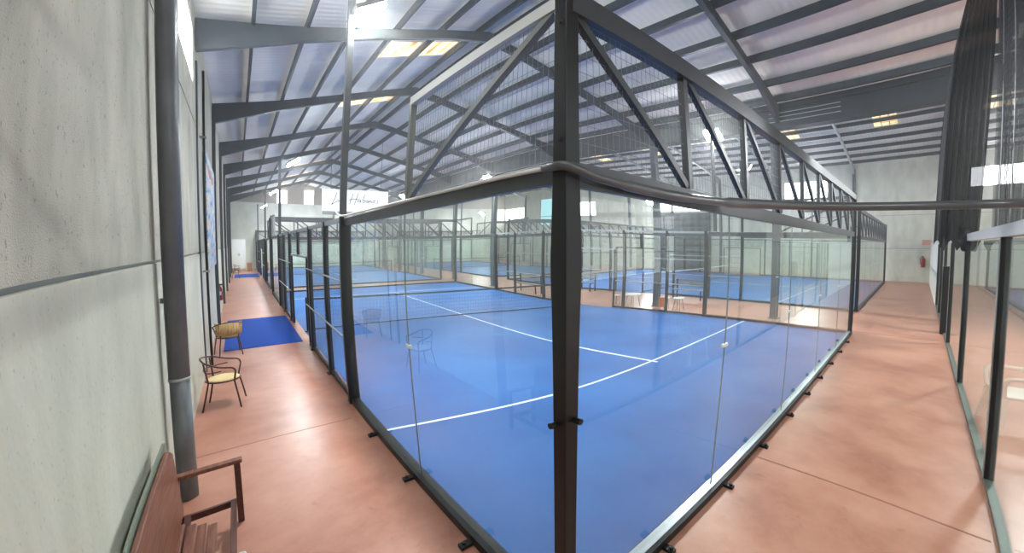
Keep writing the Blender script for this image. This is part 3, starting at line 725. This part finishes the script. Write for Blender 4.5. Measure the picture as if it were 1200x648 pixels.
# garden bench near the viewpoint
BN = thing('garden_bench', 'slatted brown wooden bench with armrest against the left wall', 'bench', (-2.13, 2.66, 0))
ya, yb = -1.75, 0
MB().box(.04, .5, -.035, .035, .575, .61).build('armrest', M['wood'], BN, bevel=.006)
MB().box(.04, .5, ya-.035, ya+.035, .575, .61).build('armrest', M['wood'], BN, bevel=.006)
for y in (yb, ya):
    MB().box(.44, .485, y-.022, y+.022, 0, .575).build('leg', M['wood_dark'], BN, bevel=.004)
    MB().box(.04, .085, y-.022, y+.022, 0, .6).build('leg', M['wood_dark'], BN, bevel=.004)
    MB().box(.06, .46, y-.015, y+.015, .17, .23).build('side_rail', M['wood_dark'], BN, bevel=.004)
MB().box(.40, .44, ya, yb, .19, .23).box(.1, .14, ya, yb, .19, .23).build('seat_rail', M['wood_dark'], BN)
for i in range(4):
    x = .07+i*.066; MB().box(x, x+.055, ya+.02, -.22-.05*i, .27, .295).build('seat_slat', M['wood'], BN, bevel=.006)
mb = MB(); k = len(mb.v)
pts = [(.075, ya+.02, .30), (.03, ya+.02, .90), (.03, -.14, .90), (.04, -.06, .84), (.075, -.04, .30)]
for dx in (0, .028): mb.v += [(p[0]+dx, p[1], p[2]) for p in pts]
mb.f += [(4,3,2,1,0), (5,6,7,8,9)] + [(i, (i+1) % 5, 5+(i+1) % 5, 5+i) for i in range(5)]
bb = mb.build('backrest', M['wood'], BN, bevel=.004)
MB().tube([(.055, -.42, .66), (.068, -.42, .66)], .012, 8).build('screw_head', M['wood_dark'], bb); MB().tube([(.065, -.45, .57), (.078, -.45, .57)], .012, 8).build('screw_head', M['wood_dark'], bb)
MB().box(.005, .022, ya-.2, -.02, .1, .93).build('back_board', M['greygreen'], BN)
ring = MB().tube([(.035*math.cos(t*PI/6), .035*math.sin(t*PI/6), .012) for t in range(12)], .008, 6, closed=True).build('white_ring', M['cordw'], smooth=True)
ring.location = (-1.68, 2.15, 0); tag(ring, 'small white ring on the floor in front of the bench', 'ring')

# white plastic chair behind the partition
PC = thing('plastic_chair', 'white plastic armchair standing behind the glass partition', 'chair', (6.2, -2.76, 0), math.radians(100)); PC.scale = (1.25, 1.25, 1.2)
# faces +x in its own frame
MB().box(-.22, .22, -.23, .23, .41, .44).build('seat', M['plastic'], PC, bevel=.01)
mb = MB()
for i in range(5): y = -.2+i*.1; mb.bar((-.21, y, .44), (-.3, y*1.05, .82), .06, .012, up=(1, 0, 0))
mb.bar((-.3, -.24, .83), (-.3, .24, .83), .02, .08); mb.build('backrest', M['plastic'], PC, bevel=.004)
for s in (-1, 1):
    MB().bar((.2, .22*s, .41), (.25, .26*s, 0), .055, .055).build('leg', M['plastic'], PC)
    MB().bar((-.2, .22*s, .41), (-.27, .26*s, 0), .055, .055).build('leg', M['plastic'], PC)
    MB().tube(smooth_path([(.21, .24*s, .43), (.22, .27*s, .6), (.15, .28*s, .66), (-.1, .28*s, .66), (-.27, .24*s, .68)]), .022, 8).build('armrest', M['plastic'], PC, smooth=True)

# benches and stools between the courts
def bench(loc, rz, label, L=1.6):
    R = thing('park_bench', label, 'bench', loc, rz, None)
    for i in range(3): MB().box(-L/2, L/2, -.2+i*.13, -.09+i*.13, .43, .46).build('seat_slat', M['grey'], R)
    for z in (.62, .78): MB().box(-L/2, L/2, .22, .245, z, z+.1).build('back_slat', M['grey'], R)
    for x in (-L/2+.12, L/2-.12):
        MB().box(x-.025, x+.025, -.2, -.15, 0, .43).build('leg', BL, R)
        MB().box(x-.025, x+.025, .18, .23, 0, .9).build('leg', BL, R)
        MB().box(x-.025, x+.025, -.2, .23, .4, .43).build('side_rail', BL, R)
        MB().box(x-.025, x+.025, -.22, .22, .62, .65).build('armrest', BL, R)
    return R
bench((15.2, 7.75, 0), -PI/2, 'grey slatted bench between the courts, nearest the wide column', 1.8)
bench((12.6, 15.9, 0), -PI/2, 'grey slatted bench between two steel columns, left of the corner post', 1.9)
bench((15.4, 14.9, 0), -PI/2, 'grey slatted bench beside the second court gate, right of the corner post', 1.7)
def stool(loc, label, top, r=.2, h=.42):
    R = thing('round_stool', label, 'stool', loc, 0)
    MB().disc((0, 0), r, h-.03, h, 20).build('seat', top, R)
    for k in range(4):
        t = PI/4+k*PI/2; MB().tube([(r*.6*math.cos(t), r*.6*math.sin(t), h-.03), (r*.95*math.cos(t), r*.95*math.sin(t), 0)], .012, 6).build('leg', M['grey'], R)
    return R
stool((12.15, 9.75, 0), 'small white stool beyond the nearest cage, left of the white table', M['white'], .17)
stool((12.2, 8.9, 0), 'low round white-topped table beyond the nearest cage', M['white'], .36, .5)
st = stool((12.1, 7.15, 0), 'white stool with an orange cloth, beside the wide column', M['white'], .22, .48)
MB().box(-.235, -.22, -.12, .12, .12, .48).box(-.235, -.05, -.12, .12, .483, .495).build('hanging_cloth', M['orange'], st)
stool((12.25, 6.55, 0), 'white-topped side table right of the wide column', M['white'], .25, .48)

# dark tarpaulin on the right wall
TP = thing('wall_tarpaulin', 'large dark grey tarpaulin hanging on the far right wall', 'tarpaulin', (33.1, 18.6, 0))
mb = MB(); N = 60
for i in range(N):
    for j in range(8):
        def q(a, b): 
            u = a/N; return (.06*math.sin(u*50)+.03*math.sin(u*23), -3.3+6.6*u, .35+(5.05)*b/8 - (.45*math.sin(PI*u) if b == 0 else 0))
        mb.quad(q(i, j), q(i+1, j), q(i+1, j+1), q(i, j+1))
o = mb.build('cloth', mat('dark_tarp', (74, 86, 92), .8), TP, smooth=True); s_ = o.modifiers.new('thick', 'SOLIDIFY'); s_.thickness = .01
MB().tube([(0, -3.4, 5.42), (0, 3.4, 5.42)], .03, 8).build('hanging_rail', M['steel'], TP)

# white sign over the court behind
SG = thing('hanging_sign', 'white sign board with grey handwritten name, high over the courts', 'sign', (4.45, 22.15, 5.05))
MB().box(-1.98, 1.98, -.03, .03, -.62, .62).build('board', mat('sign_white', (245, 246, 244), .5), SG)
MB().box(-1.95, 1.95, -.02, .06, -.82, -.62).build('lower_frame', M['grey'], SG)
for x in (-1.5, 1.5): MB().tube([(x, 0, .62), (x, 0, 3.9 if x > 0 else 3.35)], .012, 6).build('hanger', M['steel'], SG)
strokes = [
    [(-1.15,.42),(-1.3,0),(-1.45,-.28),(-1.2,-.12),(-1.0,-.06)],                       # L
    [(-.86,.06),(-.96,-.02),(-.9,-.12),(-.8,-.02),(-.86,.06),(-.74,.02)],              # o
    [(-.72,.08),(-.66,.0),(-.72,-.1),(-.8,-.1)],                                        # s
    [(-.2,.4),(-.34,-.0),(-.42,-.24)], [(.12,.44),(-.04,.02),(-.12,-.26)], [(-.46,.0),(-.2,.08),(.1,.05)],   # H
    [(.2,.06),(.1,.02),(.1,-.1),(.2,-.06),(.24,.06),(.24,-.1),(.32,-.08)],              # a
    [(.5,.36),(.4,.05),(.38,-.1),(.48,-.1),(.5,.02),(.42,.0)],                          # b
    [(.68,.03),(.58,.0),(.58,-.1),(.66,-.08),(.7,.04),(.7,-.1),(.76,-.08)],             # a
    [(.78,.03),(.78,-.1),(.86,.03),(.9,-.02),(.9,-.1),(.96,-.07)],                      # n
    [(1.08,.02),(1.0,-.04),(1.04,-.12),(1.12,-.06),(1.08,.02),(1.18,.0)],               # o
    [(1.26,.04),(1.34,-.04),(1.28,-.13),(1.18,-.12)],                                   # s
]
mb = MB()
for s in strokes: mb.tube([(p[0], -.034, p[1]+.03) for p in smooth_path([(a, b, 0) for a, b in s], 6)], .022, 4)
mb.build('lettering', M['ink'], SG)

# ------------------------------------------------------------------ camera: ultra-wide lens
cam = bpy.data.cameras.new('camera'); co = bpy.data.objects.new('camera', cam); COL.objects.link(co); scn.camera = co
yaw, p, ro, cx, cy = .76241, .04513, .00234, 62.159, -18.2006
k1, k2, k3, k4 = .84283, 1.0078, -1.42513, .48509
f = Vector((math.sin(yaw), math.cos(yaw), 0)); r = Vector((math.cos(yaw), -math.sin(yaw), 0)); u = Vector((0, 0, 1))
f2 = f*math.cos(p)-u*math.sin(p); u2 = u*math.cos(p)+f*math.sin(p); r3 = r*math.cos(ro)+u2*math.sin(ro); u3 = u2*math.cos(ro)-r*math.sin(ro)
mw = Matrix((r3, u3, -f2)).transposed().to_4x4(); mw.translation = Vector((-1.55177, -1.59366, 2.57524)); co.matrix_world = mw
cam.type = 'PANO'; cam.panorama_type = 'FISHEYE_LENS_POLYNOMIAL'; cam.fisheye_fov = math.radians(359)
cam.fisheye_polynomial_k0 = 0
cam.fisheye_polynomial_k1 = -k1/10; cam.fisheye_polynomial_k2 = -k2/100; cam.fisheye_polynomial_k3 = -k3/1000; cam.fisheye_polynomial_k4 = -k4/10000
cam.sensor_width = 24.0; cam.sensor_fit = 'HORIZONTAL'; cam.shift_x = -cx/1200; cam.shift_y = cy/648
cam.clip_start = .02; cam.clip_end = 300

# ------------------------------------------------------------------ world and view
w = bpy.data.worlds.new('world'); scn.world = w; w.use_nodes = True
vs = w.node_tree.nodes.new('ShaderNodeVolumeScatter'); vs.inputs['Density'].default_value = .0045; vs.inputs['Anisotropy'].default_value = .8
w.node_tree.links.new(vs.outputs[0], [q for q in w.node_tree.nodes if q.type == 'OUTPUT_WORLD'][0].inputs['Volume'])
bg = w.node_tree.nodes['Background']; bg.inputs[0].default_value = lin((225, 235, 245)); bg.inputs[1].default_value = 5
scn.view_settings.view_transform = 'Standard'; scn.view_settings.look = 'None'; scn.view_settings.gamma = 1; scn.view_settings.exposure = -.04
cy_ = scn.cycles
cy_.max_bounces = 8; cy_.diffuse_bounces = 5; cy_.glossy_bounces = 3; cy_.transparent_max_bounces = 48; cy_.transmission_bounces = 2
cy_.use_denoising = True; cy_.sample_clamp_indirect = 8; cy_.caustics_reflective = False; cy_.caustics_refractive = False
